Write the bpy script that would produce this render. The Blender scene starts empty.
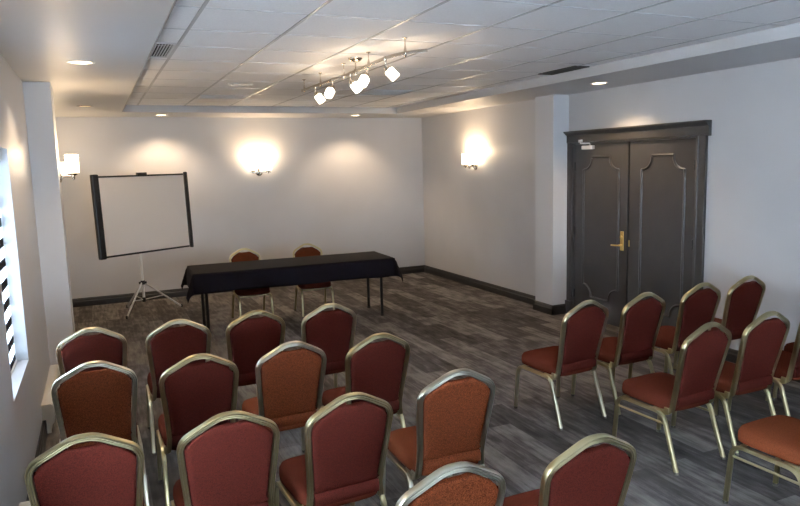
import bpy, bmesh, math, random
from mathutils import Vector, Matrix
random.seed(7)
S = bpy.context.scene
COL = S.collection
PI = math.pi

# ------------------------------------------------------------------ camera
def make_camera():
    f, yaw, pitch, roll, h = 673.5178, .4214, .1322, -.0273, 1.9125
    cy, sy = math.cos(yaw), math.sin(yaw)
    F = Vector((sy*math.cos(pitch), cy*math.cos(pitch), -math.sin(pitch)))
    r0 = Vector((cy, -sy, 0)); u0 = r0.cross(F)
    R = r0*math.cos(roll)+u0*math.sin(roll)
    U = -r0*math.sin(roll)+u0*math.cos(roll)
    cam = bpy.data.cameras.new('camera')
    cam.sensor_fit = 'HORIZONTAL'; cam.sensor_width = 36; cam.lens = f*36/800
    cam.clip_start = .05; cam.clip_end = 200
    o = bpy.data.objects.new('camera', cam); COL.objects.link(o)
    M = Matrix((R, U, -F)).transposed().to_4x4(); M.translation = (0, 0, h)
    o.matrix_world = M
    S.camera = o
make_camera()

# ------------------------------------------------------------------ exposure, world, daylight
S.view_settings.view_transform = 'Standard'
S.view_settings.look = 'None'
S.view_settings.gamma = 1
S.view_settings.use_curve_mapping = False
S.view_settings.exposure = 0.42

W = bpy.data.worlds.new('overcast_sky'); S.world = W; W.use_nodes = True
bg = W.node_tree.nodes['Background']
bg.inputs['Color'].default_value = (.72, .86, 1, 1)
bg.inputs['Strength'].default_value = 3.0

DAY = (.66, .82, 1.0)
WARM = (1.0, .73, .46)
def area(name, loc, direction, sx, sy, power, color):
    l = bpy.data.lights.new(name, 'AREA'); l.shape = 'RECTANGLE'; l.size = sx; l.size_y = sy
    l.energy = power; l.color = color
    o = bpy.data.objects.new(name, l); COL.objects.link(o)
    o.location = loc; o.rotation_euler = Vector(direction).to_track_quat('-Z', 'Z').to_euler()
    return o
XL = -.48          # left wall
XR = 5.28          # right wall (door part)
XF = 5.21          # right wall beyond the pilaster
YB = 10.56         # end wall
YR = -3.0          # rear wall, behind the camera
HL = 2.675         # lower ceiling
HT = 2.765         # tiled ceiling
TL, TR, TY, TN = .40, 4.335, 9.65, -2.2   # tray outline
WIN_L = [(4.0, 4.9), (1.5, 2.4), (-.6, .3), (-2.3, -1.4)]
WZ0, WZ1 = .71, 2.07
for i, (a, b) in enumerate(WIN_L):
    area('daylight', (XL-.45, (a+b)/2, (WZ0+WZ1)/2), (1, 0, .12), .95, 1.4, (210 if i == 0 else 200), DAY)
REAR = [(.2, 1.9), (2.7, 4.4)]
for (a, b), pw in zip(REAR, (130, 90)):
    area('daylight', ((a+b)/2, YR-.45, 1.5), (0, 1, .9), 1.7, 1.6, pw, DAY)

# ------------------------------------------------------------------ material helpers
def mat(name, col=(.5, .5, .5), rough=.5, metal=0., spec=.5, emit=None, estr=0., trans=0.):
    m = bpy.data.materials.new(name); m.use_nodes = True
    b = m.node_tree.nodes['Principled BSDF']
    b.inputs['Base Color'].default_value = (*col, 1)
    b.inputs['Roughness'].default_value = rough
    b.inputs['Metallic'].default_value = metal
    b.inputs['Specular IOR Level'].default_value = spec
    if emit:
        b.inputs['Emission Color'].default_value = (*emit, 1)
        b.inputs['Emission Strength'].default_value = estr
    if trans: b.inputs['Transmission Weight'].default_value = trans
    return m
def N(m, typ, **kw):
    n = m.node_tree.nodes.new(typ)
    for k, v in kw.items():
        if k in n.inputs.keys(): n.inputs[k].default_value = v
        else: setattr(n, k, v)
    return n
def L(m, a, ao, b, bi): m.node_tree.links.new(a.outputs[ao], b.inputs[bi])
def BS(m): return m.node_tree.nodes['Principled BSDF']
def noisy(m, c1, c2, scale=(40, 40, 40), detail=3, bump=0., lo=.35, hi=.65, bscale=None):
    tc = N(m, 'ShaderNodeTexCoord'); mp = N(m, 'ShaderNodeMapping'); mp.inputs['Scale'].default_value = scale
    nz = N(m, 'ShaderNodeTexNoise'); nz.inputs['Scale'].default_value = 1; nz.inputs['Detail'].default_value = detail
    cr = N(m, 'ShaderNodeValToRGB')
    cr.color_ramp.elements[0].position = lo; cr.color_ramp.elements[0].color = (*c1, 1)
    cr.color_ramp.elements[1].position = hi; cr.color_ramp.elements[1].color = (*c2, 1)
    L(m, tc, 'Object', mp, 'Vector'); L(m, mp, 'Vector', nz, 'Vector'); L(m, nz, 'Fac', cr, 'Fac')
    L(m, cr, 'Color', BS(m), 'Base Color')
    if bump:
        bp = N(m, 'ShaderNodeBump'); bp.inputs['Strength'].default_value = bump; bp.inputs['Distance'].default_value = .002
        L(m, nz, 'Fac', bp, 'Height'); L(m, bp, 'Normal', BS(m), 'Normal')
    return m

M = {}
M['wall'] = noisy(mat('satin_wall_paint', rough=.42, spec=.35), (.555, .553, .565), (.585, .583, .595), (1.5, 1.5, 1.5), 2)
M['pilaster'] = noisy(mat('pale_grey_paint', rough=.5, spec=.3), (.62, .62, .635), (.65, .65, .665), (1.5, 1.5, 1.5), 2)
M['ceil'] = noisy(mat('ceiling_paint', rough=.45, spec=.35), (.50, .50, .51), (.53, .53, .54), (1, 1, 1), 2)
M['tile'] = noisy(mat('mineral_tile', rough=.7, spec=.2), (.76, .76, .77), (.80, .80, .81), (60, 60, 60), 4, .06)
M['grid'] = mat('grid_metal', (.40, .40, .41), .35, .3)
M['gridpale'] = mat('pale_grid_metal', (.52, .52, .54), .4)
M['base'] = mat('charcoal_baseboard', (.028, .027, .028), .35)
M['door'] = noisy(mat('dark_taupe_door_paint', rough=.38, spec=.45), (.050, .046, .044), (.055, .051, .048), (6, 6, 6), 2)
M['brass'] = mat('brass', (.85, .62, .22), .38, 1)
M['chrome'] = mat('brushed_nickel', (.62, .57, .50), .25, 1)
M['alu'] = mat('aluminium', (.80, .80, .80), .3, .65)
M['black'] = mat('black_plastic', (.012, .012, .013), .4)
M['blackmetal'] = mat('black_metal', (.012, .012, .013), .35, .3)
M['cloth'] = noisy(mat('black_tablecloth', rough=.8, spec=.14), (.004, .003, .006), (.009, .007, .011), (300, 300, 300), 2, .1)
M['screen'] = mat('matte_screen', (.90, .82, .74), .7)
M['heater'] = mat('cream_enamel', (.70, .66, .58), .4)
M['cream'] = mat('white_lacquer', (.8, .8, .78), .35)
M['opal'] = mat('opal_glass', (.9, .85, .75), .3, emit=(1, .80, .55), estr=9)
M['spotglass'] = mat('spot_glass', (.9, .85, .75), .3, emit=(1, .86, .66), estr=8)
M['lens'] = mat('downlight_lens', (.9, .85, .75), .3, emit=(1, .78, .50), estr=9)
M['lensdim'] = mat('downlight_lens_dim', (.9, .8, .6), .3, emit=(1, .62, .35), estr=1.2)
M['vent'] = mat('vent_enamel', (.33, .32, .31), .45)
M['ventdark'] = mat('vent_shadow', (.03, .03, .03), .8)
M['glass'] = mat('window_glass', (1, 1, 1), 0, trans=1.0); BS(M['glass']).inputs['IOR'].default_value = 1.05
M['winframe'] = mat('window_frame_paint', (.25, .26, .28), .4)

def fabric(name, c1, c2, rough=.85):
    m = mat(name, rough=rough, spec=.2)
    noisy(m, c1, c2, (230, 230, 230), 3, .4, .36, .64)
    BS(m).inputs['Specular IOR Level'].default_value = .0
    return m
M['burgundy'] = fabric('burgundy_fabric', (.038, .007, .005), (.088, .017, .012))
M['rust'] = fabric('rust_fabric', (.058, .013, .005), (.175, .045, .018))
M['seat_red'] = fabric('brick_red_fabric', (.068, .014, .008), (.098, .022, .012))
M['seat_rust'] = fabric('rust_seat_fabric', (.110, .027, .011), (.155, .041, .017))
M['gold'] = mat('gold_anodised_metal', (.52, .45, .26), .30, 1)
M['goldworn'] = mat('pale_gold_metal', (.66, .60, .42), .28, 1)
M['silver'] = mat('champagne_metal', (.60, .57, .46), .28, 1)
M['glide'] = mat('foot_glide', (.10, .09, .07), .5)

# carpet planks laid along the room
def carpet():
    m = mat('plank_carpet', rough=.92, spec=.12)
    tc = N(m, 'ShaderNodeTexCoord')
    mp = N(m, 'ShaderNodeMapping'); mp.inputs['Rotation'].default_value = (0, 0, PI/2)
    br = N(m, 'ShaderNodeTexBrick'); br.offset = .37; br.inputs['Scale'].default_value = 1
    br.inputs['Brick Width'].default_value = 1.0; br.inputs['Row Height'].default_value = .165
    br.inputs['Mortar Size'].default_value = .0015; br.inputs['Mortar'].default_value = (.25, .25, .25, 1)
    br.inputs['Color1'].default_value = (0, 0, 0, 1); br.inputs['Color2'].default_value = (1, 1, 1, 1)
    L(m, tc, 'Object', mp, 'Vector'); L(m, mp, 'Vector', br, 'Vector')
    # long streaks
    m2 = N(m, 'ShaderNodeMapping'); m2.inputs['Scale'].default_value = (28, 2.8, 1)
    n1 = N(m, 'ShaderNodeTexNoise'); n1.inputs['Scale'].default_value = 1; n1.inputs['Detail'].default_value = 5; n1.inputs['Roughness'].default_value = .65
    L(m, tc, 'Object', m2, 'Vector'); L(m, m2, 'Vector', n1, 'Vector')
    m3 = N(m, 'ShaderNodeMapping'); m3.inputs['Scale'].default_value = (11, 5, 1)
    n2 = N(m, 'ShaderNodeTexNoise'); n2.inputs['Scale'].default_value = 1; n2.inputs['Detail'].default_value = 4
    L(m, tc, 'Object', m3, 'Vector'); L(m, m3, 'Vector', n2, 'Vector')
    n3 = N(m, 'ShaderNodeTexNoise'); n3.inputs['Scale'].default_value = 260; n3.inputs['Detail'].default_value = 2
    L(m, tc, 'Object', n3, 'Vector')
    def mad(a, ao, k, bsock):
        x = N(m, 'ShaderNodeMath', operation='MULTIPLY_ADD'); L(m, a, ao, x, 0); x.inputs[1].default_value = k
        if isinstance(bsock, (int, float)): x.inputs[2].default_value = bsock
        else: L(m, bsock, 0, x, 2)
        return x
    s = mad(br, 'Color', .40, -.62)
    s = mad(n1, 'Fac', .95, s); s = mad(n2, 'Fac', .75, s); s = mad(n3, 'Fac', .35, s)
    cr = N(m, 'ShaderNodeValToRGB'); e = cr.color_ramp.elements
    e[0].position = .25; e[0].color = (.040, .035, .033, 1)
    e[1].position = .95; e[1].color = (.25, .23, .215, 1)
    q = e.new(.55); q.color = (.090, .081, .076, 1)
    L(m, s, 0, cr, 'Fac'); L(m, cr, 'Color', BS(m), 'Base Color')
    bp = N(m, 'ShaderNodeBump'); bp.inputs['Strength'].default_value = .5; bp.inputs['Distance'].default_value = .003
    L(m, n3, 'Fac', bp, 'Height'); L(m, bp, 'Normal', BS(m), 'Normal')
    return m
M['carpet'] = carpet()

# banded day-and-night blind: opaque bands alternating with sheer ones
def blind_mat():
    m = bpy.data.materials.new('banded_blind_fabric'); m.use_nodes = True
    nt = m.node_tree; nt.nodes.clear()
    out = nt.nodes.new('ShaderNodeOutputMaterial')
    tc = nt.nodes.new('ShaderNodeTexCoord'); sp = nt.nodes.new('ShaderNodeSeparateXYZ')
    mu = nt.nodes.new('ShaderNodeMath'); mu.operation = 'MULTIPLY'; mu.inputs[1].default_value = 1/.125
    fr = nt.nodes.new('ShaderNodeMath'); fr.operation = 'FRACT'
    gt = nt.nodes.new('ShaderNodeMath'); gt.operation = 'GREATER_THAN'; gt.inputs[1].default_value = .46
    tr = nt.nodes.new('ShaderNodeBsdfTranslucent'); tr.inputs[0].default_value = (.85, .88, .9, 1)
    di = nt.nodes.new('ShaderNodeBsdfDiffuse'); di.inputs[0].default_value = (.045, .048, .06, 1)
    mx = nt.nodes.new('ShaderNodeMixShader')
    lk = nt.links.new
    lk(tc.outputs['Object'], sp.inputs[0]); lk(sp.outputs['Z'], mu.inputs[0]); lk(mu.outputs[0], fr.inputs[0]); lk(fr.outputs[0], gt.inputs[0])
    lk(gt.outputs[0], mx.inputs[0]); lk(di.outputs[0], mx.inputs[1]); lk(tr.outputs[0], mx.inputs[2]); lk(mx.outputs[0], out.inputs[0])
    return m
M['blind'] = blind_mat()

# ------------------------------------------------------------------ mesh helpers
def box(bm, x0, y0, z0, x1, y1, z1, mi=0):
    v = [bm.verts.new(p) for p in [(x0,y0,z0),(x1,y0,z0),(x1,y1,z0),(x0,y1,z0),(x0,y0,z1),(x1,y0,z1),(x1,y1,z1),(x0,y1,z1)]]
    for q in [(0,3,2,1),(4,5,6,7),(0,1,5,4),(1,2,6,5),(2,3,7,6),(3,0,4,7)]:
        f = bm.faces.new([v[i] for i in q]); f.material_index = mi
def obj(name, bm, m, parent=None, smooth=False, bevel=0, loc=None, angle=None):
    me = bpy.data.meshes.new(name)
    bmesh.ops.recalc_face_normals(bm, faces=bm.faces)
    bm.to_mesh(me); bm.free()
    for x in (m if isinstance(m, (list, tuple)) else [m]): me.materials.append(M[x])
    if smooth:
        for p in me.polygons: p.use_smooth = True
        if angle: me.set_sharp_from_angle(angle=math.radians(angle))
    o = bpy.data.objects.new(name, me); COL.objects.link(o)
    if parent: o.parent = parent
    if loc: o.location = loc
    if bevel:
        b = o.modifiers.new('bevel', 'BEVEL'); b.width = bevel; b.segments = 2; b.limit_method = 'ANGLE'
    return o
def nbm(): return bmesh.new()
def struct(o): o['kind'] = 'structure'; return o
def thing(name, label, cat, loc=(0, 0, 0), rz=0, group=None):
    o = bpy.data.objects.new(name, None); COL.objects.link(o)
    o.empty_display_size = .1
    o.location = loc; o.rotation_euler = (0, 0, rz); o['label'] = label; o['category'] = cat
    if group: o['group'] = group
    return o
def cyl(bm, p0, p1, r0, r1=None, n=20, caps=True):
    if r1 is None: r1 = r0
    p0, p1 = Vector(p0), Vector(p1); d = (p1-p0).normalized()
    a = d.orthogonal().normalized(); b = d.cross(a)
    A = [bm.verts.new(p0+(a*math.cos(t)+b*math.sin(t))*r0) for t in [2*PI*i/n for i in range(n)]]
    B = [bm.verts.new(p1+(a*math.cos(t)+b*math.sin(t))*r1) for t in [2*PI*i/n for i in range(n)]]
    for i in range(n): bm.faces.new([A[i], A[(i+1) % n], B[(i+1) % n], B[i]])
    if caps: bm.faces.new(A[::-1]); bm.faces.new(B)
def lathe(bm, prof, c=(0, 0, 0), n=28, axis='z'):
    rings = []
    for r, z in prof:
        ring = []
        for i in range(n):
            t = 2*PI*i/n
            ring.append(bm.verts.new((c[0]+r*math.cos(t), c[1]+r*math.sin(t), c[2]+z)))
        rings.append(ring)
    for A, B in zip(rings, rings[1:]):
        for i in range(n): bm.faces.new([A[i], A[(i+1) % n], B[(i+1) % n], B[i]])
    if prof[0][0] > 1e-4: bm.faces.new(rings[0][::-1])
    if prof[-1][0] > 1e-4: bm.faces.new(rings[-1])
def prism(bm, pts, fn, d0, d1, mi=0):
    """polygon pts (u,v) extruded between d0 and d1; fn(u,v,d)->xyz"""
    A = [bm.verts.new(fn(u, v, d0)) for u, v in pts]; B = [bm.verts.new(fn(u, v, d1)) for u, v in pts]
    n = len(pts)
    f = bm.faces.new(A); f.material_index = mi
    f = bm.faces.new(B[::-1]); f.material_index = mi
    for i in range(n):
        f = bm.faces.new([A[i], B[i], B[(i+1) % n], A[(i+1) % n]]); f.material_index = mi
def rounded(pts, r, n=6, closed=False):
    """round the corners of a 3D polyline"""
    P = [Vector(p) for p in pts]; out = []
    m = len(P)
    for i, p in enumerate(P):
        rr = r[i] if isinstance(r, (list, tuple)) else r
        if (not closed and i in (0, m-1)) or rr <= 0: out.append(p); continue
        a = P[i-1]; b = P[(i+1) % m]
        u = (a-p); w = (b-p); k = min(rr, u.length*.49, w.length*.49)
        A = p+u.normalized()*k; B = p+w.normalized()*k
        for j in range(n+1):
            t = j/n; out.append(A*(1-t)**2+p*2*t*(1-t)+B*t*t)
    return out
def profile(w, d, *_):
    """bar section with three rounded ribs on each broad face"""
    half = [(1, .45), (.92, .80), (.78, .98), (.60, .98), (.50, .92), (.46, .45), (.28, .45), (.24, 1.0), (.12, 1.08), (-.12, 1.08), (-.24, 1.0), (-.28, .45), (-.46, .45), (-.50, .92), (-.60, .98), (-.78, .98), (-.92, .80), (-1, .45)]
    return [(u*w, v*d) for u, v in half]+[(-u*w, -v*d) for u, v in half]
def sweep(bm, path, prof, ref, caps=True):
    """sweep prof along path; ref = direction kept as the section's second axis"""
    P = [Vector(p) for p in path]; rings = []
    for i, p in enumerate(P):
        a = P[max(i-1, 0)]; b = P[min(i+1, len(P)-1)]
        t = (b-a).normalized(); s = t.cross(Vector(ref)).normalized(); nn = s.cross(t).normalized()
        rings.append([bm.verts.new(p+s*u+nn*v) for u, v in prof])
    n = len(prof)
    for A, B in zip(rings, rings[1:]):
        for i in range(n): bm.faces.new([A[i], A[(i+1) % n], B[(i+1) % n], B[i]])
    if caps: bm.faces.new(rings[0][::-1]); bm.faces.new(rings[-1])
def circ(r, n=14): return [(r*math.cos(2*PI*i/n), r*math.sin(2*PI*i/n)) for i in range(n)]

# ------------------------------------------------------------------ room shell
b = nbm(); box(b, XL-.25, YR-.2, -.1, XR+.25, YB+.2, 0)
struct(obj('floor', b, 'carpet'))

def wall_with_holes(name, fixed0, fixed1, a0, a1, z1, holes, along='y', m='wall'):
    """wall slab between fixed0/fixed1 (thickness), running a0..a1, with holes (a,b,z0,z1)"""
    bm = nbm()
    def bb(p, q, r, s):
        if q-p < 1e-4 or s-r < 1e-4: return
        if along == 'y': box(bm, fixed0, p, r, fixed1, q, s)
        else: box(bm, p, fixed0, r, q, fixed1, s)
    cur = a0
    for (p, q, r, s) in sorted(holes):
        bb(cur, p, 0, z1); bb(p, q, 0, r); bb(p, q, s, z1); cur = q
    bb(cur, a1, 0, z1)
    bmesh.ops.remove_doubles(bm, verts=bm.verts, dist=1e-5)
    return struct(obj(name, bm, m))
ZT = 2.9
wall_with_holes('wall_left', XL-.2, XL, YR-.2, YB+.2, ZT, [(a, c, WZ0, WZ1) for a, c in WIN_L])
wall_with_holes('wall_rear', YR-.2, YR, XL, XR, ZT, [(a, c, .7, 2.3) for a, c in REAR], along='x')
b = nbm(); box(b, XL, YB, 0, XR+.2, YB+.2, ZT); struct(obj('wall_back', b, 'wall'))
DY0, DY1, DM, DZ = 4.76, 6.60, 5.68, 2.10
b = nbm()
box(b, XR, YR-.2, 0, XR+.2, DY0, ZT); box(b, XR, DY1, 0, XR+.2, 7.05, ZT); box(b, XR, DY0, DZ, XR+.2, DY1, ZT)
box(b, XR+.12, DY0, 0, XR+.2, DY1, DZ)
struct(obj('wall_right', b, 'wall'))
b = nbm(); box(b, XF, 7.05, 0, XR+.2, YB, ZT); struct(obj('wall_far_right', b, 'wall'))
# pilasters
b = nbm(); box(b, 5.05, 6.69, 0, XR, 7.05, HL); struct(obj('pillar_right', b, 'pilaster'))
b = nbm(); box(b, XL, 6.55, 0, -.275, 6.98, HL); struct(obj('pillar_left', b, 'pilaster'))

# ceiling: lower painted border round a tiled tray
b = nbm()
box(b, XL, YR, HL, TL, YB, ZT, 0); box(b, TR, YR, HL, XR, YB, ZT, 0)
box(b, TL, TY, HL, TR, YB, ZT, 0); box(b, TL, YR, HL, TR, TN, ZT, 0)
box(b, TL, TN, HT, TR, TY, ZT, 1)
struct(obj('ceiling', b, ['ceil', 'tile']))
b = nbm()
for k in range(7):
    x = .60+k*.594; box(b, x-.010, TN, HT-.004, x+.010, TY, HT-.0005)
k = 0; y = 3.82
while y > TN+.6: y -= .61
while y < TY:
    box(b, TL, y-.007, HT-.003, TR, y+.007, HT-.0005, 1); y += .61
struct(obj('trim_1', b, ['grid', 'gridpale']))
b = nbm()    # steel angle along the tray's left edge
box(b, TL, TN, HL-.004, TL+.008, TY, HT-.005)
struct(obj('trim_2', b, 'vent'))

# baseboards: stepped charcoal profile
BP = [(0, 0), (.022, 0), (.022, .075), (.015, .083), (.015, .104), (.006, .122), (0, .122)]
def baseboard(name, runs):
    bm = nbm()
    for (axis, pos, sgn, a0, a1) in runs:
        if axis == 'x': prism(bm, BP, lambda u, v, d: (pos+sgn*u, d, v), a0, a1)
        else: prism(bm, BP, lambda u, v, d: (d, pos+sgn*u, v), a0, a1)
    return struct(obj(name, bm, 'base'))
baseboard('baseboard_back', [('y', YB, -1, XL, XF)])
baseboard('baseboard_left', [('x', XL, 1, YR, 6.55), ('y', 6.55, -1, XL, -.275), ('x', -.275, 1, 6.528, 7.0), ('x', XL, 1, 6.98, YB)])
baseboard('baseboard_right', [('x', XR, -1, YR, DY0-.12), ('x', XF, -1, 7.05, YB), ('x', 5.05, -1, 6.668, 7.07),
                              ('y', 6.69, -1, 5.028, XR), ('y', 7.05, 1, 5.028, XF)])

# ------------------------------------------------------------------ windows and blinds
for i, (a, c) in enumerate(WIN_L):
    b = nbm()
    for bb in [(a, WZ0, a+.05, WZ1), (c-.05, WZ0, c, WZ1), (a, WZ0, c, WZ0+.05), (a, WZ1-.05, c, WZ1), ((a+c)/2-.02, WZ0, (a+c)/2+.02, WZ1)]:
        box(b, XL-.19, bb[0], bb[1], XL-.14, bb[2], bb[3])
    w = struct(obj('window_%d' % (i+1), b, 'winframe'))
    b = nbm(); box(b, XL-.168, a+.05, WZ0+.05, XL-.162, c-.05, WZ1-.05)
    obj('pane', b, 'glass', w)
for i, (a, c) in enumerate(REAR):
    b = nbm()
    for bb in [(a, .7, a+.05, 2.3), (c-.05, .7, c, 2.3), (a, .7, c, .75), (a, 2.25, c, 2.3), ((a+c)/2-.02, .7, (a+c)/2+.02, 2.3)]:
        box(b, bb[0], YR-.15, bb[1], bb[2], YR-.1, bb[3])
    w = struct(obj('window_%d' % (i+5), b, 'winframe'))
    b = nbm(); box(b, a+.05, YR-.128, .75, c-.05, YR-.122, 2.25)
    obj('pane', b, 'glass', w)
# banded blind in the visible window
bl = thing('roller_blind', 'banded day-and-night roller blind glowing in the left wall window', 'blind', (XL-.072, 4.45, WZ0))
b = nbm(); box(b, -.001, -.446, .012, .001, .446, WZ1-WZ0-.06); obj('blind_fabric', b, 'blind', bl)
b = nbm(); box(b, -.03, -.443, WZ1-WZ0-.075, .035, .443, WZ1-WZ0-.003); obj('head_rail', b, 'cream', bl, bevel=.008)
b = nbm(); box(b, -.008, -.446, .001, .008, .446, .014); obj('bottom_rail', b, 'cream', bl, bevel=.002)

# ------------------------------------------------------------------ door wall
# casing with head cornice
b = nbm()
cas = [(0, 0), (.0, .025), (.03, .032), (.035, .022), (.10, .022), (.108, .032), (.12, .032), (.12, 0)]
for (y0, s) in [(DY0, -1), (DY1, 1)]:
    prism(b, cas, lambda u, v, d: (XR-v, y0+s*u, d), .16, 2.10)
    lo, hi = sorted((y0-s*.004, y0+s*.13)); box(b, XR-.045, lo, 0, XR, hi, .17)
head = [(0, 2.09), (.028, 2.09), (.028, 2.10), (.036, 2.105), (.036, 2.185), (.050, 2.195), (.075, 2.215), (.085, 2.222), (.085, 2.236), (0, 2.236)]
prism(b, head, lambda u, v, d: (XR-u, d, v), DY0-.155, DY1+.085)
struct(obj('trim_3', b, 'door'))
b = nbm(); box(b, XR, DY0, 0, XR+.12, DY0+.02, DZ); box(b, XR, DY1-.02, 0, XR+.12, DY1, DZ); box(b, XR, DY0, DZ-.018, XR+.12, DY1, DZ)
struct(obj('trim_4', b, 'door'))

def panel_path(y0, y1, z0, z1, r):
    """rectangle with concave quarter-round corners and little square shoulders"""
    pts = []
    def arc(cy, cz, a0, a1):
        for i in range(9):
            t = math.radians(a0+(a1-a0)*i/8); pts.append((cy+r*math.cos(t), cz+r*math.sin(t)))
    s = .018
    pts.append((y0, z0+r+s)); arc(y0, z0, 90, 0) if 0 else None
    # lower-left concave
    P = []
    def corner(cy, cz, sy, sz, rev):
        a = [(cy, cz+sz*(r+s))] + [(cy+sy*(s+r*math.sin(math.radians(90*i/8))) - sy*0, cz+sz*(s+r*math.cos(math.radians(90*i/8)))) for i in range(9)] + [(cy+sy*(r+s), cz)]
        return a[::-1] if rev else a
    P += corner(y0, z0, 1, 1, False); P += corner(y1, z0, -1, 1, True)
    P += corner(y1, z1, -1, -1, False); P += corner(y0, z1, 1, -1, True)
    return P
def door_leaf(name, y0, y1, py0, py1, swing):
    bm = nbm(); box(bm, XR+.012, y0, .006, XR+.057, y1, DZ-.02)
    d = struct(obj(name, bm, 'door', bevel=.002))
    path = [Vector((XR+.012, y, z)) for y, z in panel_path(py0, py1, .27, 1.925, .125)]
    bm = nbm()
    for k, (off, hh, ww) in enumerate([(0, .012, .014)]):
        sec = [(-ww, -.004), (-ww, hh*.5), (-ww*.4, hh), (0, hh*1.25), (ww*.4, hh), (ww, hh*.4), (ww, -.004)]
        P = path+[path[0], path[1]]
        n = len(path); rings = []
        for i in range(n):
            a = path[i-1]; c = path[(i+1) % n]; t = (c-a).normalized(); s = Vector((0, -t.z, t.y))
            rings.append([bm.verts.new(path[i]+s*u+Vector((-v, 0, 0))) for u, v in sec])
        for i in range(n):
            A, B = rings[i], rings[(i+1) % n]
            for j in range(len(sec)-1): bm.faces.new([A[j], A[j+1], B[j+1], B[j]])
    obj('panel_moulding', bm, 'door', d)
    hy = y0+.006 if swing == 0 else y1-.006
    for z in (.28, 1.05, 1.82):
        bm = nbm(); cyl(bm, (XR+.004, hy, z-.05), (XR+.004, hy, z+.05), .008, n=10)
        obj('hinge', bm, 'blackmetal', d)
    return d
d1 = door_leaf('door_1', DM+.012, DY1-.022, 5.83, 6.42, 1)
d2 = door_leaf('door_2', DY0+.022, DM-.012, 4.915, 5.49, 0)
b = nbm(); box(b, XR+.045, DM-.03, .01, XR+.060, DM+.02, DZ-.022); obj('meeting_strip', b, 'blackmetal', d2)
# brass lever set on the left leaf
b = nbm(); box(b, XR+.002, 5.74, .885, XR+.013, 5.79, 1.10); h = obj('lock_plate', b, 'brass', d1, bevel=.004)
b = nbm(); cyl(b, (XR+.003, 5.765, .945), (XR-.04, 5.765, .945), .011); sweep(b, rounded([(XR-.04, 5.74, .945), (XR-.046, 5.76, .945), (XR-.046, 5.86, .940), (XR-.036, 5.885, .938)], .02), circ(.0085), (0, 0, 1))
lathe(b, [(0, 0), (.0, 0)], (0, 0, 0), 3) if 0 else None
obj('door_lever', b, 'brass', h, smooth=True, angle=40)
b = nbm(); cyl(b, (XR+.003, 5.765, 1.035), (XR-.012, 5.765, 1.035), .016, .014); obj('lock_cylinder', b, 'brass', h, smooth=True, angle=40)
b = nbm(); box(b, XR+.013, 5.650, .94, XR+.006, 5.662, 1.01); obj('strike_plate', b, 'brass', d2)
# door closer
b = nbm(); box(b, XR-.04, 6.23, 2.015, XR+.013, 6.41, 2.06); cl = obj('door_closer', b, 'alu', d1, bevel=.008)
b = nbm(); sweep(b, [(XR-.02, 6.28, 2.058), (XR-.02, 6.28, 2.085), (XR-.10, 6.33, 2.085), (XR-.10, 6.35, 2.085)], circ(.008), (0, .3, 1))
sweep(b, [(XR-.10, 6.35, 2.088), (XR-.045, 6.42, 2.115)], circ(.008), (0, 0, 1)); box(b, XR-.052, 6.39, 2.10, XR-.03, 6.45, 2.13)
obj('closer_arm', b, 'alu', cl)

# ------------------------------------------------------------------ ceiling fittings
def point_light(name, loc, power, r=.03, color=WARM, parent=None):
    l = bpy.data.lights.new(name, 'POINT'); l.energy = power; l.color = color; l.shadow_soft_size = r
    o = bpy.data.objects.new(name, l); COL.objects.link(o); o.location = loc
    if parent: o.parent = parent
    return o
def spot_light(name, loc, power, angle, direction=(0, 0, -1), blend=.6, r=.04, color=WARM, parent=None):
    l = bpy.data.lights.new(name, 'SPOT'); l.energy = power; l.color = color; l.shadow_soft_size = r
    l.spot_size = math.radians(angle); l.spot_blend = blend
    o = bpy.data.objects.new(name, l); COL.objects.link(o); o.location = loc
    o.rotation_euler = Vector(direction).to_track_quat('-Z', 'Y').to_euler()
    if parent: o.parent = parent
    return o
def downlight(x, y, label, lens='lens', power=60, r=.075, group=None):
    t = thing('downlight', label, 'recessed light', (x, y, HL))
    b = nbm(); lathe(b, [(r+.018, -.0005), (r+.016, -.005), (r, -.007), (r-.006, -.003), (r-.006, -.0005)], n=32)
    obj('trim_ring', b, 'cream' if lens == 'lens' else 'vent', t, smooth=True, angle=50)
    b = nbm(); lathe(b, [(0, -.002), (r*.5, -.0025), (r-.006, -.002), (r-.006, -.0008), (0, -.0008)][:3]+[(r-.006, -.0008)], n=28)
    obj('lens', b, lens, t)
    if power: spot_light('lamp', (0, 0, -.03), power, 125, parent=t, r=.05)
    return t
downlight(-.017, 5.32, 'bright recessed downlight in low ceiling nearest the left window', power=32)
downlight(-.026, 8.80, 'dim amber recessed downlight in low ceiling beyond the left pillar', 'lensdim', power=16)
downlight(.931, 10.10, 'recessed downlight in front of end wall above the projection screen', power=45)
downlight(3.79, 10.02, 'recessed downlight in front of end wall near the far right corner', power=45)
downlight(4.80, 5.60, 'recessed downlight in the right soffit above the double doors', power=45)

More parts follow.
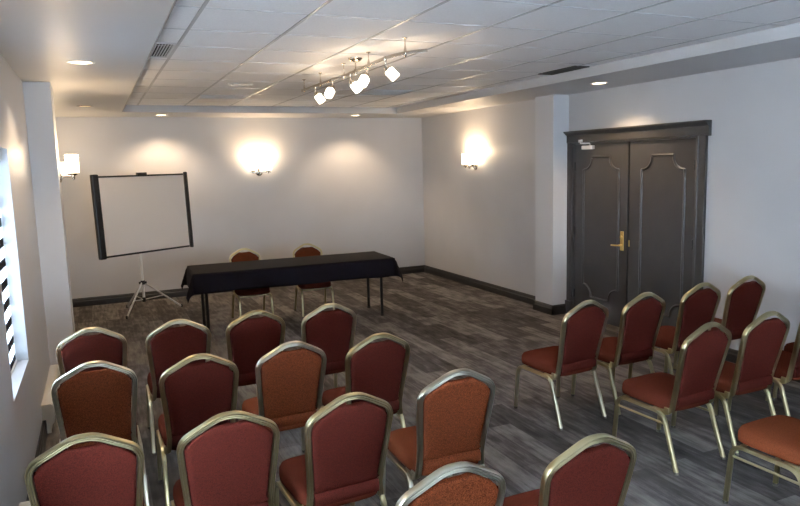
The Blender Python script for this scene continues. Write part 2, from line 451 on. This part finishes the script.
def louvre(name, label, x0, y0, x1, y1, nsl, z, along='y', dark='ventdark', slat='vent', cat='vent'):
    cx, cy = (x0+x1)/2, (y0+y1)/2
    t = thing(name, label, cat, (cx, cy, z))
    hx, hy = (x1-x0)/2, (y1-y0)/2
    b = nbm()
    e = .018
    for q in [(-hx, -hy, hx, -hy+e), (-hx, hy-e, hx, hy), (-hx, -hy+e, -hx+e, hy-e), (hx-e, -hy+e, hx, hy-e)]:
        box(b, q[0], q[1], -.010, q[2], q[3], -.0005)
    obj('frame', b, slat, t)
    b = nbm(); box(b, -hx+e, -hy+e, -.0025, hx-e, hy-e, -.0008); obj('backing', b, dark, t)
    b = nbm()
    for i in range(nsl):
        f = (i+.5)/nsl
        if along == 'x':
            y = -hy+e+(2*hy-2*e)*f; box(b, -hx+e, y-.004, -.009, hx-e, y+.002, -.003)
        else:
            x = -hx+e+(2*hx-2*e)*f; box(b, x-.004, -hy+e, -.009, x+.002, hy-e, -.003)
    obj('slats', b, slat, t)
    return t
louvre('ceiling_vent', 'grey louvred vent filling a narrow tile beside the left tray edge', .415, 4.92, .585, 5.52, 7, HT, 'y', 'ventdark', 'ceil')
louvre('ceiling_vent', 'dark slotted ceiling vent close to the right soffit above the doors', 4.13, 5.15, 4.30, 5.72, 4, HT, 'y', slat='ventdark')
louvre('ceiling_vent', 'thin linear ceiling vent left of the round ceiling speaker', 1.20, 8.22, 1.78, 8.55, 6, HT, 'x', 'vent', 'ceil')
louvre('ceiling_vent', 'square ceiling vent beyond the track light', 2.99, 7.35, 3.55, 7.85, 6, HT, 'x', 'vent', 'ceil')
sp = thing('ceiling_speaker', 'round flush ceiling speaker among the tiles left of the track light', 'speaker', (1.45, 7.14, HT))
b = nbm(); lathe(b, [(.13, -.0005), (.128, -.008), (.112, -.010), (.110, -.005)], n=36); obj('rim', b, 'ceil', sp, smooth=True, angle=50)
b = nbm(); lathe(b, [(.112, -.004), (.06, -.006), (0, -.0065)], n=36); obj('grille', b, 'ceil', sp, smooth=True)

# track light
tk = thing('track_light', 'wavy brushed-nickel track light with five glowing square-shaded heads under the tiles', 'track light', (2.0, 5.4, HT))
def T(x, y, z): return (x-2.0, y-5.4, z-HT)
rail_pts = [(1.975, 6.70), (1.98, 6.35), (1.985, 6.0), (2.0, 5.6), (2.0, 5.2), (1.985, 4.9), (1.965, 4.65), (1.97, 4.48), (2.0, 4.34), (2.05, 4.24), (2.11, 4.17)]
RZ = 2.662
b = nbm(); sweep(b, rounded([T(x, y, RZ) for x, y in rail_pts], .1, 3), [(u*.007, v*.010) for u, v in [(-1, -1), (1, -1), (1, 1), (-1, 1)]], (0, 0, 1))
obj('rail', b, 'chrome', tk)
b = nbm(); lathe(b, [(.0, -.03), (.02, -.03), (.045, -.02), (.058, -.004), (.058, -.0005)], T(2.0, 5.24, HT)); cyl(b, T(2.0, 5.24, HT-.02), T(2.0, 5.24, RZ-.02), .006)
lathe(b, [(0, -.03), (.012, -.028), (.014, .014), (0, .016)], T(2.0, 5.24, RZ), n=14)
obj('canopy', b, 'chrome', tk, smooth=True, angle=40)
for x, y in [(1.976, 6.62), (1.984, 6.12), (2.0, 5.52), (1.99, 4.93), (2.012, 4.31)]:
    b = nbm(); lathe(b, [(0, 0), (.018, -.0008), (.018, -.006), (.005, -.012), (.004, -.05), (.010, -.085), (.011, -.12), (.004, -.128), (0, -.13)], T(x, y, HT), n=16)
    obj('standoff', b, 'chrome', tk, smooth=True, angle=50)
for (x, y, ax, ay) in [(1.982, 6.28, .45, -.25), (1.992, 5.80, -.5, -.25), (2.0, 5.36, .5, -.3), (1.99, 4.97, -.55, -.3), (1.965, 4.55, .6, -.3)]:
    hx = T(x, y, RZ)
    b = nbm(); lathe(b, [(0, .014), (.010, .012), (.010, -.02), (.004, -.03), (.004, -.055), (0, -.056)], hx, n=12)
    kn = Vector(hx)+Vector((0, 0, -.06))
    d = Vector((ax, ay, -.75)).normalized()
    lathe(b, [(0, -.014), (.012, -.007), (.014, 0), (.012, .007), (0, .014)], kn, n=12)
    cyl(b, kn, kn+d*.035, .016, .028)
    hd = obj('lamp_head', b, 'chrome', tk, smooth=True, angle=40)
    b = nbm(); s = d.orthogonal().normalized(); q = d.cross(s)
    a0 = kn+d*.032
    rings = []
    sec = [(math.copysign(abs(math.cos(t))**.45, math.cos(t)), math.copysign(abs(math.sin(t))**.45, math.sin(t))) for t in [2*PI*i/24 for i in range(24)]]
    for dd, rr in [(0, .026), (.006, .031), (.074, .031), (.079, .028)]:
        rings.append([b.verts.new(a0+d*dd+(s*u+q*v)*rr) for u, v in sec])
    for A, B in zip(rings, rings[1:]):
        for i in range(24): b.faces.new([A[i], A[(i+1) % 24], B[(i+1) % 24], B[i]])
    b.faces.new(rings[0][::-1]); b.faces.new(rings[-1])
    obj('glass_shade', b, 'spotglass', hd, smooth=True, angle=40)
    point_light('lamp', a0+d*.17, 2.6, .04, parent=tk)

# ------------------------------------------------------------------ wall sconces
def sconce(label, loc, rz, power=9):
    """local: wall plane is y=0, room side is -y, bar along x, z=0 at the bar"""
    t = thing('wall_sconce', label, 'wall lamp', loc, rz)
    b = nbm(); lathe(b, [(0, 0), (.055, 0), (.055, .010), (.045, .018), (0, .02)], n=24)
    bmesh.ops.rotate(b, verts=b.verts, cent=(0, 0, 0), matrix=Matrix.Rotation(PI/2, 3, 'X')); obj('backplate', b, 'chrome', t, smooth=True, angle=40)
    b = nbm(); cyl(b, (0, -.018, 0), (0, -.11, 0), .010); box(b, -.165, -.118, -.008, .165, -.102, .008); lathe(b, [(0, -.035), (.014, -.03), (.016, .0), (.012, .02), (0, .022)], (0, -.11, 0), n=14)
    obj('arm', b, 'chrome', t, bevel=.002)
    for s in (-1, 1):
        c = (s*.12, -.11, 0)
        b = nbm(); lathe(b, [(0, -.022), (.008, -.02), (.010, 0), (.032, .010), (.040, .022), (.040, .03)], c, n=20)
        cp = obj('socket_cup', b, 'chrome', t, smooth=True, angle=40)
        b = nbm(); lathe(b, [(.030, .026), (.046, .028), (.051, .04), (.053, .185), (.051, .188), (.048, .185), (.046, .045), (.030, .034)], c, n=28)
        obj('glass_shade', b, 'opal', cp, smooth=True, angle=50)
        point_light('lamp', (c[0], c[1], .19), power, .035, parent=t)
    return t
sconce('two-light sconce glowing on the end wall behind the black table', (2.36, YB, 1.835), 0, 8)
sconce('two-light sconce glowing on the right wall between far corner and pillar', (XF, 8.77, 1.84), -PI/2, 10)
sconce('two-light sconce on the side of the left pillar beside the projection screen', (-.275, 6.75, 1.88), PI/2, 4)
sconce('far two-light sconce on the left wall mostly hidden behind the left pillar', (XL, 9.9, 1.855), PI/2, 2.5)
sconce('two-light sconce on the left wall between the windows', (XL, 2.7, 1.86), PI/2, 3.5)

# ------------------------------------------------------------------ baseboard heaters on the left wall
def heater(label, y0, y1):
    t = thing('baseboard_heater', label, 'heater', (XL, (y0+y1)/2, 0), group='cream heaters along the left wall')
    hh = (y1-y0)/2
    prof = [(.024, .022), (.050, .022), (.050, .075), (.075, .10), (.080, .12), (.080, .20), (.072, .228), (.058, .238), (.002, .238), (.002, .125), (.024, .125)]
    b = nbm(); prism(b, prof, lambda u, v, d: (u, d, v), -hh+.02, hh-.004)
    obj('heater_casing', b, 'heater', t)
    p2 = [(u*1.03+(.0015 if u > .03 else 0), v+(.002 if v > .2 else 0)) for u, v in prof]
    b = nbm(); prism(b, p2, lambda u, v, d: (u, d, v), -hh, -hh+.02); obj('end_cap', b, 'heater', t)
    b = nbm(); box(b, .0795, -hh+.025, .155, .082, hh-.01, .163); obj('louvre_slot', b, 'vent', t)
    return t
heater('cream baseboard heater on the left wall running up to the pillar', 5.38, 6.52)
heater('cream baseboard heater on the left wall under the blind, nearest the camera', 2.3, 3.80)

# ------------------------------------------------------------------ projection screen on tripod
def projection_screen():
    t = thing('projection_screen', 'portable projection screen on a silver tripod at the far left', 'projection screen', (.56, 9.48, 0))
    inv = Vector((.56, 9.48, 0))
    yaw = .53; X = Vector((math.cos(yaw), math.sin(yaw), 0)); Nn = Vector((math.sin(yaw), -math.cos(yaw), 0))
    Z = (Vector((0, 0, 1))*math.cos(.038)+Nn*math.sin(-.038)).normalized()
    c = Vector((.584, 9.494, 1.353))-inv
    w, hgt = 1.41, 1.045
    def q(u, v, n): return c+X*u+Z*v+Nn*n
    def bx(bm, u0, v0, n0, u1, v1, n1):
        vs = [bm.verts.new(q(*p)) for p in [(u0,v0,n0),(u1,v0,n0),(u1,v1,n0),(u0,v1,n0),(u0,v0,n1),(u1,v0,n1),(u1,v1,n1),(u0,v1,n1)]]
        for f in [(0,3,2,1),(4,5,6,7),(0,1,5,4),(1,2,6,5),(2,3,7,6),(3,0,4,7)]: bm.faces.new([vs[i] for i in f])
    b = nbm(); bx(b, -w/2+.06, -hgt/2+.02, -.002, w/2-.06, hgt/2-.035, .002); obj('screen_fabric', b, 'screen', t)
    b = nbm(); bx(b, -w/2+.06, -hgt/2, -.006, w/2-.06, -hgt/2+.024, .006); obj('border', b, 'black', t)
    b = nbm(); bx(b, -w/2+.06, hgt/2-.04, -.006, w/2-.06, hgt/2-.018, .006); obj('border', b, 'black', t)
    for s in (-1, 1):
        b = nbm(); ww = .05 if s < 0 else .038
        bx(b, s*(w/2)-ww if s > 0 else -w/2, -hgt/2-.012, -.03, w/2 if s > 0 else -w/2+ww*1.8, hgt/2+.004, .03)
        obj('roller_case', b, 'black', t, bevel=.015)
    b = nbm(); bx(b, -.07, hgt/2-.03, -.02, .07, hgt/2+.012, .02); obj('top_clip', b, 'black', t, bevel=.004)
    base = Vector((.49, 9.56, 0))-inv
    b = nbm(); cyl(b, base+Vector((0, 0, .19)), base+Vector((0, .02, 1.86)), .0175); obj('pole', b, 'cream', t, smooth=True, angle=40)
    b = nbm(); cyl(b, base+Vector((0, 0, .395)), base+Vector((0, 0, .45)), .028); box(b, base.x-.05, base.y-.02, .405, base.x+.05, base.y+.02, .435); obj('leg_collar', b, 'black', t, bevel=.003)
    b = nbm(); cyl(b, base+Vector((0, 0, .16)), base+Vector((0, 0, .22)), .024); obj('lower_collar', b, 'black', t)
    feet = [Vector((.25, 9.31, .012)), Vector((.985, 9.74, .012)), Vector((.29, 10.08, .012))]
    for fpt in feet:
        f = fpt-inv; top = base+Vector((0, 0, .42)); dirr = (f-base); dirr.z = 0; dirr.normalize()
        b = nbm(); cyl(b, top+dirr*.02, f, .011, .011, 12)
        mid = top.lerp(f, .52); cyl(b, base+Vector((0, 0, .19)), mid, .006, .006, 8)
        lg = obj('tripod_leg', b, 'alu', t, smooth=True, angle=40)
        b = nbm(); cyl(b, f-Vector((0, 0, .011)), f+Vector((0, 0, .03)), .015, .014, 10); obj('rubber_foot', b, 'black', lg)
projection_screen()

# ------------------------------------------------------------------ table with black cloth
TC = (2.155, 8.08)
TA = math.radians(-2.6)   # near and far edges drift towards the camera on the right
tb = thing('folding_table', 'long folding table with thin black legs under the black cloth', 'table', (TC[0], TC[1], 0), TA)
b = nbm(); box(b, -1.205, -.375, .712, 1.205, .375, .738); obj('tabletop', b, 'blackmetal', tb, bevel=.004)
for sx in (-1, 1):
    b = nbm(); cyl(b, (sx*1.07, -.24, .60), (sx*1.07, .24, .60), .009, n=10); cyl(b, (sx*1.07, 0, .60), (sx*.85, 0, .70), .008, n=10)
    obj('cross_brace', b, 'blackmetal', tb)
    for sy in (-1, 1):
        b = nbm(); cyl(b, (sx*1.07, sy*.26, .018), (sx*1.07, sy*.26, .712), .019, n=14)
        lg = obj('leg', b, 'blackmetal', tb, smooth=True, angle=40)
        b = nbm(); cyl(b, (sx*1.07, sy*.26, 0), (sx*1.07, sy*.26, .022), .023, n=14); obj('rubber_foot', b, 'black', lg)
def tablecloth():
    bm = nbm(); hx, hy, zt = 1.213, .383, .7415
    ox, oy = .24, .225
    def axis(h, o, n): 
        inner = [-h+2*h*i/n for i in range(n+1)]
        ne = 9
        return [-h-o*(ne-i)/ne for i in range(ne)]+inner+[h+o*(i+1)/ne for i in range(ne)]
    xs = axis(hx, ox, 90); ys = axis(hy, oy, 32)
    g = {}
    for i, x in enumerate(xs):
        for j, y in enumerate(ys):
            a = max(abs(x)-hx, 0); c = max(abs(y)-hy, 0); sx = math.copysign(1, x); sy = math.copysign(1, y)
            if a == 0 and c == 0:
                p = (x, y, zt+.0006*math.sin(x*9)*math.sin(y*11)); 
            else:
                Ln = math.hypot(a, c); ux, uy = a/Ln, c/Ln
                k = Ln/.22
                if a > 0 and c > 0:
                    ang = math.atan2(c, a); w = .10*Ln*math.sin(2*ang)**2+.02*k*math.sin(ang*6)
                    off = .008+.22*Ln*(.4+.9*math.sin(2*ang))+w
                    drop = Ln*(1-.06*math.sin(2*ang))
                else:
                    s = x*3.1+y*4.3
                    off = .008+.06*Ln+.010*k*k*(math.sin(s*2.3+.8)+.6*math.sin(s*5.1+sy))
                    drop = Ln*.985+.004*k*math.sin(s*1.7)
                off = max(off, .004)
                rr = .012
                zz = zt-drop if Ln > rr else zt-drop*.6
                p = (sx*(min(abs(x), hx)+ux*off), sy*(min(abs(y), hy)+uy*off), zz)
            g[i, j] = bm.verts.new(p)
    for i in range(len(xs)-1):
        for j in range(len(ys)-1): bm.faces.new([g[i, j], g[i+1, j], g[i+1, j+1], g[i, j+1]])
    o = obj('tablecloth', bm, 'cloth', smooth=True)
    o.location = (TC[0], TC[1], 0); o.rotation_euler = (0, 0, TA)
    m = o.modifiers.new('solid', 'SOLIDIFY'); m.thickness = .0015; m.offset = 1
    o['label'] = 'plain black cloth draped over the long table at the front of the room'; o['category'] = 'tablecloth'
tablecloth()

# ------------------------------------------------------------------ banquet chairs
# local frame: +y is where the sitter faces, origin on the floor between the feet
RAIL = .352
def back_y(z): return -.185-(z-.44)*.235      # reclined plane of the back
HALF = [(0, .910), (.030, .908), (.062, .897), (.116, .868), (.162, .842), (.184, .822), (.1955, .795), (.197, .765), (.188, .65), (.177, .53), (.172, .44)]
def smooth_curve(pts, n=4):
    P = [Vector((*p, 0)) for p in pts]; out = []
    for i in range(len(P)-1):
        p0 = P[i-1] if i else Vector((-P[1].x, P[1].y, 0)); p1 = P[i]; p2 = P[i+1]; p3 = P[i+2] if i+2 < len(P) else P[i+1]*2-P[i]
        for k in range(n):
            t = k/n
            out.append(.5*((2*p1)+(-p0+p2)*t+(2*p0-5*p1+4*p2-p3)*t*t+(-p0+3*p1-3*p2+p3)*t**3))
    out.append(P[-1]); return [(v.x, v.y) for v in out]
HC = smooth_curve(HALF, 5)

def chair_meshes():
    D = {}
    # back frame: J forward at the foot, up, over the crown, down
    b = nbm()
    right = [Vector((x, back_y(z), z)) for x, z in HC]          # crown -> bottom
    tail = rounded([(.172, back_y(.44), .44), (.178, -.178, .375), (.188, -.15, .352), (.190, -.05, .350)], [0, .05, .03, 0], 5)[1:]
    rside = right+tail
    lside = [Vector((-p.x, p.y, p.z)) for p in rside][::-1]
    path = lside[:-1]+rside
    # profile: first axis in-plane width, second axis along the thickness
    prof = profile(.0130, .0140)
    rings = []
    Nrm = Vector((0, 1, .235)).normalized()
    for i, p in enumerate(path):
        a = path[max(i-1, 0)]; c = path[min(i+1, len(path)-1)]; t = (c-a).normalized()
        side = t.cross(Vector((1, 0, 0)) if False else Nrm)
        if side.length < .35:   # on the forward J keep x as the in-plane axis
            side = Vector((math.copysign(1, -p.x), 0, 0)) if False else t.cross(Vector((0, 0, 1)))
        # blend so that the section never twists on the tails
        if abs(t.x) < .5 and p.z < .45:
            side = Vector((1, 0, 0)) * (1 if p.x > 0 else 1)
            if p.x > 0: side = -side if t.cross(Nrm).x < 0 or t.y > 0 else side
            side = Vector((-1 if p.x > 0 else 1, 0, 0)) * (1 if p.x > 0 else -1)
        side.normalize(); nn = side.cross(t).normalized()
        rings.append((p, side, nn))
    # keep orientation consistent along the path
    out = []; prev = None
    for p, s, nn in rings:
        if prev and s.dot(prev) < 0: s, nn = -s, -nn
        prev = s; out.append([b.verts.new(p+s*u+nn*v) for u, v in prof])
    n = len(prof)
    for A, B in zip(out, out[1:]):
        for i in range(n): b.faces.new([A[i], A[(i+1) % n], B[(i+1) % n], B[i]])
    b.faces.new(out[0][::-1]); b.faces.new(out[-1])
    D['back_frame'] = b
    # upholstered back pad
    b = nbm()
    inner = []
    for x, z in HC:
        # inset from the frame
        inner.append((max(x-.016, 0) if z < .84 else x*.93, z-.018 if z > .80 else z))
    half = []
    for x, z in inner:
        if z < .465: continue
        dip = .024*math.exp(-(x/.055)**4)
        half.append((x, z-dip))
    half += [(.168, .462), (.15, .452), (.10, .448), (.05, .447), (0, .447)]
    ol = half+[(-x, z) for x, z in half[1:-1]][::-1]
    cz = .68
    lay = [(1.0, .0), (1.0, .010), (.985, .020), (.95, .027), (.85, .031), (.55, .034), (.2, .035)]
    def ring(k, yy):
        return [b.verts.new((x*k, back_y(cz+(z-cz)*k)+yy, cz+(z-cz)*k)) for x, z in ol]
    front = [ring(k, yy) for k, yy in lay]
    back = [ring(k, -yy*.62) for k, yy in lay[1:]]
    n = len(ol)
    def bridge(A, B):
        for i in range(n): b.faces.new([A[i], A[(i+1) % n], B[(i+1) % n], B[i]])
    for A, B in zip(front, front[1:]): bridge(A, B)
    bridge(back[0], front[0])
    for A, B in zip(back, back[1:]): bridge(B, A)
    b.faces.new(front[-1]); b.faces.new(back[-1][::-1])
    D['backrest'] = b
    # seat cushion
    b = nbm()
    fr = []
    for i in range(40):
        t = 2*PI*i/40; c, s = math.cos(t), math.sin(t)
        x = math.copysign(abs(c)**.38, c); y = math.copysign(abs(s)**.38, s)
        hw = .212 if y > 0 else .192
        hw = .200+.012*y
        fr.append((x*hw, .025+y*.222))
    lay = [(.93, .366), (1.0, .372), (1.012, .395), (1.0, .425), (.96, .443), (.85, .453), (.6, .460), (.25, .463)]
    R = [[b.verts.new((x*k, .025+(y-.025)*k, z+(.006*(y-.025)/.22))) for x, y in fr] for k, z in lay]
    for A, B in zip(R, R[1:]):
        for i in range(40): b.faces.new([A[i], A[(i+1) % 40], B[(i+1) % 40], B[i]])
    b.faces.new(R[0][::-1]); b.faces.new(R[-1])
    D['seat'] = b
    # side frames: front leg / rail / rear leg of ribbed tube
    pr = profile(.0125, .0115)
    for s, nm in ((-1, 'l'), (1, 'r')):
        x = s*.205
        full = rounded([(s*.212, .262, .012), (x, .236, RAIL), (x, -.135, RAIL-.002), (s*.212, -.250, .012)], [0, .075, .06, 0], 9)
        # split into front leg, rail, rear leg
        i1 = 6; i2 = len(full)-7
        b = nbm(); sweep(b, full[:i1+1], pr, (1, 0, 0)); D['leg_f'+nm] = b
        b = nbm(); sweep(b, full[i1:i2+1], pr, (1, 0, 0)); D['rail_'+nm] = b
        b = nbm(); sweep(b, full[i2:], pr, (1, 0, 0)); D['leg_b'+nm] = b
        for tag_, p in (('f', full[0]), ('b', full[-1])):
            b = nbm(); cyl(b, (p.x, p.y, 0), (p.x, p.y, .016), .016, .015, 12); D['glide_'+tag_+nm] = b
        # side stretcher under the rail
        b = nbm(); cyl(b, (s*.206, .235, .285), (s*.206, -.155, .285), .0075, n=12); D['stretch_'+nm] = b
        # bracket between back frame and rail
        b = nbm(); box(b, s*.197-.006, -.170, .345, s*.197+.006, -.135, .39); D['brk_'+nm] = b
    for k, y in enumerate((.19, -.10)):
        b = nbm(); cyl(b, (-.2, y, RAIL+.003), (.2, y, RAIL+.003), .009, n=12); D['cross%d' % k] = b
    # padded strip closing the gap between backrest and seat
    b = nbm(); prism(b, [(-.190, .392), (-.204, .392), (-.212, .402), (-.214, .440), (-.206, .456), (-.190, .456)], lambda u, v, d: (d, u, v), -.158, .158)
    D['skirt'] = b
    return D

def make_chair(metal, fab, seatfab, stretcher=False):
    D = chair_meshes()
    t = thing('banquet_chair', 'x', 'chair')
    obj('seat', D['seat'], seatfab, t, smooth=True)
    obj('backrest', D['backrest'], fab, t, smooth=True, angle=60)
    obj('back_frame', D['back_frame'], metal, t, smooth=True, angle=38)
    for nm in 'lr':
        obj('seat_rail', D['rail_'+nm], metal, t, smooth=True, angle=38)
        for q in 'fb':
            lg = obj('leg', D['leg_'+q+nm], metal, t, smooth=True, angle=38)
            obj('foot_glide', D['glide_'+q+nm], 'glide', lg)
        obj('bracket', D['brk_'+nm], metal, t, bevel=.006)
        if stretcher: obj('stretcher', D['stretch_'+nm], metal, t, smooth=True, angle=50)
        else: D['stretch_'+nm].free()
    for k in (0, 1): obj('cross_bar', D['cross%d' % k], metal, t, smooth=True, angle=50)
    obj('lower_back_pad', D['skirt'], fab, t, smooth=True, angle=50)
    return t
def copy_tree(o, parent=None):
    c = o.copy(); COL.objects.link(c)
    if parent: c.parent = parent
    for ch in [x for x in list(COL.objects) if x.parent == o]: copy_tree(ch, c)
    return c
PROTO = {'burgundy': make_chair('gold', 'burgundy', 'seat_red'),
         'pale': make_chair('goldworn', 'burgundy', 'seat_red'),
         'rust': make_chair('silver', 'rust', 'seat_rust'),
         'stretcher': make_chair('gold', 'burgundy', 'seat_red', True),
         'table': make_chair('gold', 'rust', 'seat_red'),
         'ruststretcher': make_chair('gold', 'rust', 'seat_rust', True)}
used = {}
GL = 'banquet chairs in the left block of rows'
GR = 'banquet chairs in the right block of rows'
GT = 'banquet chairs behind the black table'
def chair(kind, x, y, deg, label, group, top=True):
    """x, y = where the crown of the back stands (top=True) or the seat centre"""
    o = PROTO[kind] if kind not in used else copy_tree(PROTO[kind])
    used[kind] = 1
    a = math.radians(deg); off = .295 if top else 0
    o.location = (x-math.sin(a)*off, y+math.cos(a)*off, 0); o.rotation_euler = (0, 0, a)
    o['label'] = label; o['group'] = group; o['category'] = 'chair'
    return o
FR = 'pale-gold-framed burgundy banquet chair, '
chair('pale', -.095, 4.68, 0, FR+'leftmost in the farthest row of the left block', GL)
chair('pale', .437, 4.62, -1, FR+'second from left in the farthest row of the left block', GL)
chair('burgundy', .958, 4.62, 1, 'gold-framed burgundy chair second from right in the farthest left-block row', GL)
chair('pale', 1.483, 4.57, 1, FR+'rightmost in the farthest row of the left block', GL)
chair('rust', -.079, 3.81, 1, 'rust-coloured banquet chair with silvery frame, beside the left wall', GL)
chair('burgundy', .441, 3.67, 0, 'burgundy banquet chair directly right of the rust chair by the left wall', GL)
chair('rust', .956, 3.67, 2, 'rust-coloured chair with silvery frame in the middle of the left block', GL)
chair('burgundy', 1.464, 3.59, 3, 'burgundy banquet chair with gold frame at right end of second left-block row', GL)
chair('burgundy', -.114, 2.74, 0, 'large burgundy chair back in the bottom left corner by the wall', GL)
chair('burgundy', .428, 2.71, 0, 'nearest burgundy chair back second from the left in the third row', GL)
chair('burgundy', .950, 2.68, 3, 'near burgundy chair with its red seat showing, third from left in its row', GL)
chair('rust', 1.528, 2.75, -2, 'rust-coloured chair with silvery frame at right end of the third row', GL)
chair('rust', 1.013, 1.862, 0, 'rust chair cut off by the bottom edge, only its crown showing', GL)
chair('burgundy', 1.575, 1.832, 0, 'burgundy gold-framed chair alone at the bottom edge beside the aisle', GL)
chair('pale', 3.103, 3.70, 4, 'burgundy chair with rust-red seat at the aisle end of right block, far row', GR)
chair('burgundy', 3.642, 3.70, 2, 'second chair from the aisle in the far row in front of the doors', GR)
chair('burgundy', 4.288, 3.76, 1, 'third chair from the aisle in the far right-block row, before the right door leaf', GR)
chair('burgundy', 4.838, 3.79, 0, 'chair in the far right-block row standing nearest the right wall', GR)
chair('stretcher', 3.285, 2.82, 3, 'burgundy chair with side stretcher bar at the aisle end of the second right-block row', GR)
chair('burgundy', 3.831, 2.84, 1, 'second chair from the aisle in the second row of the right block', GR)
chair('burgundy', 4.40, 2.86, 0, 'chair half cut off by the right edge in the second right-block row', GR)
chair('burgundy', 4.93, 2.88, 0, 'chair with only its dark red seat showing at the right edge', GR)
chair('ruststretcher', 3.275, 1.93, 2, 'chair with bright rust seat and side stretcher in the lower right corner', GR)
bk1 = chair('table', 1.69, 8.69, 181, 'left chair tucked behind the black-covered table', GT)
bk2 = chair('table', 2.53, 8.70, 176, 'right chair tucked behind the black-covered table', GT)
bk1.scale = bk2.scale = (.96, .96, .96)
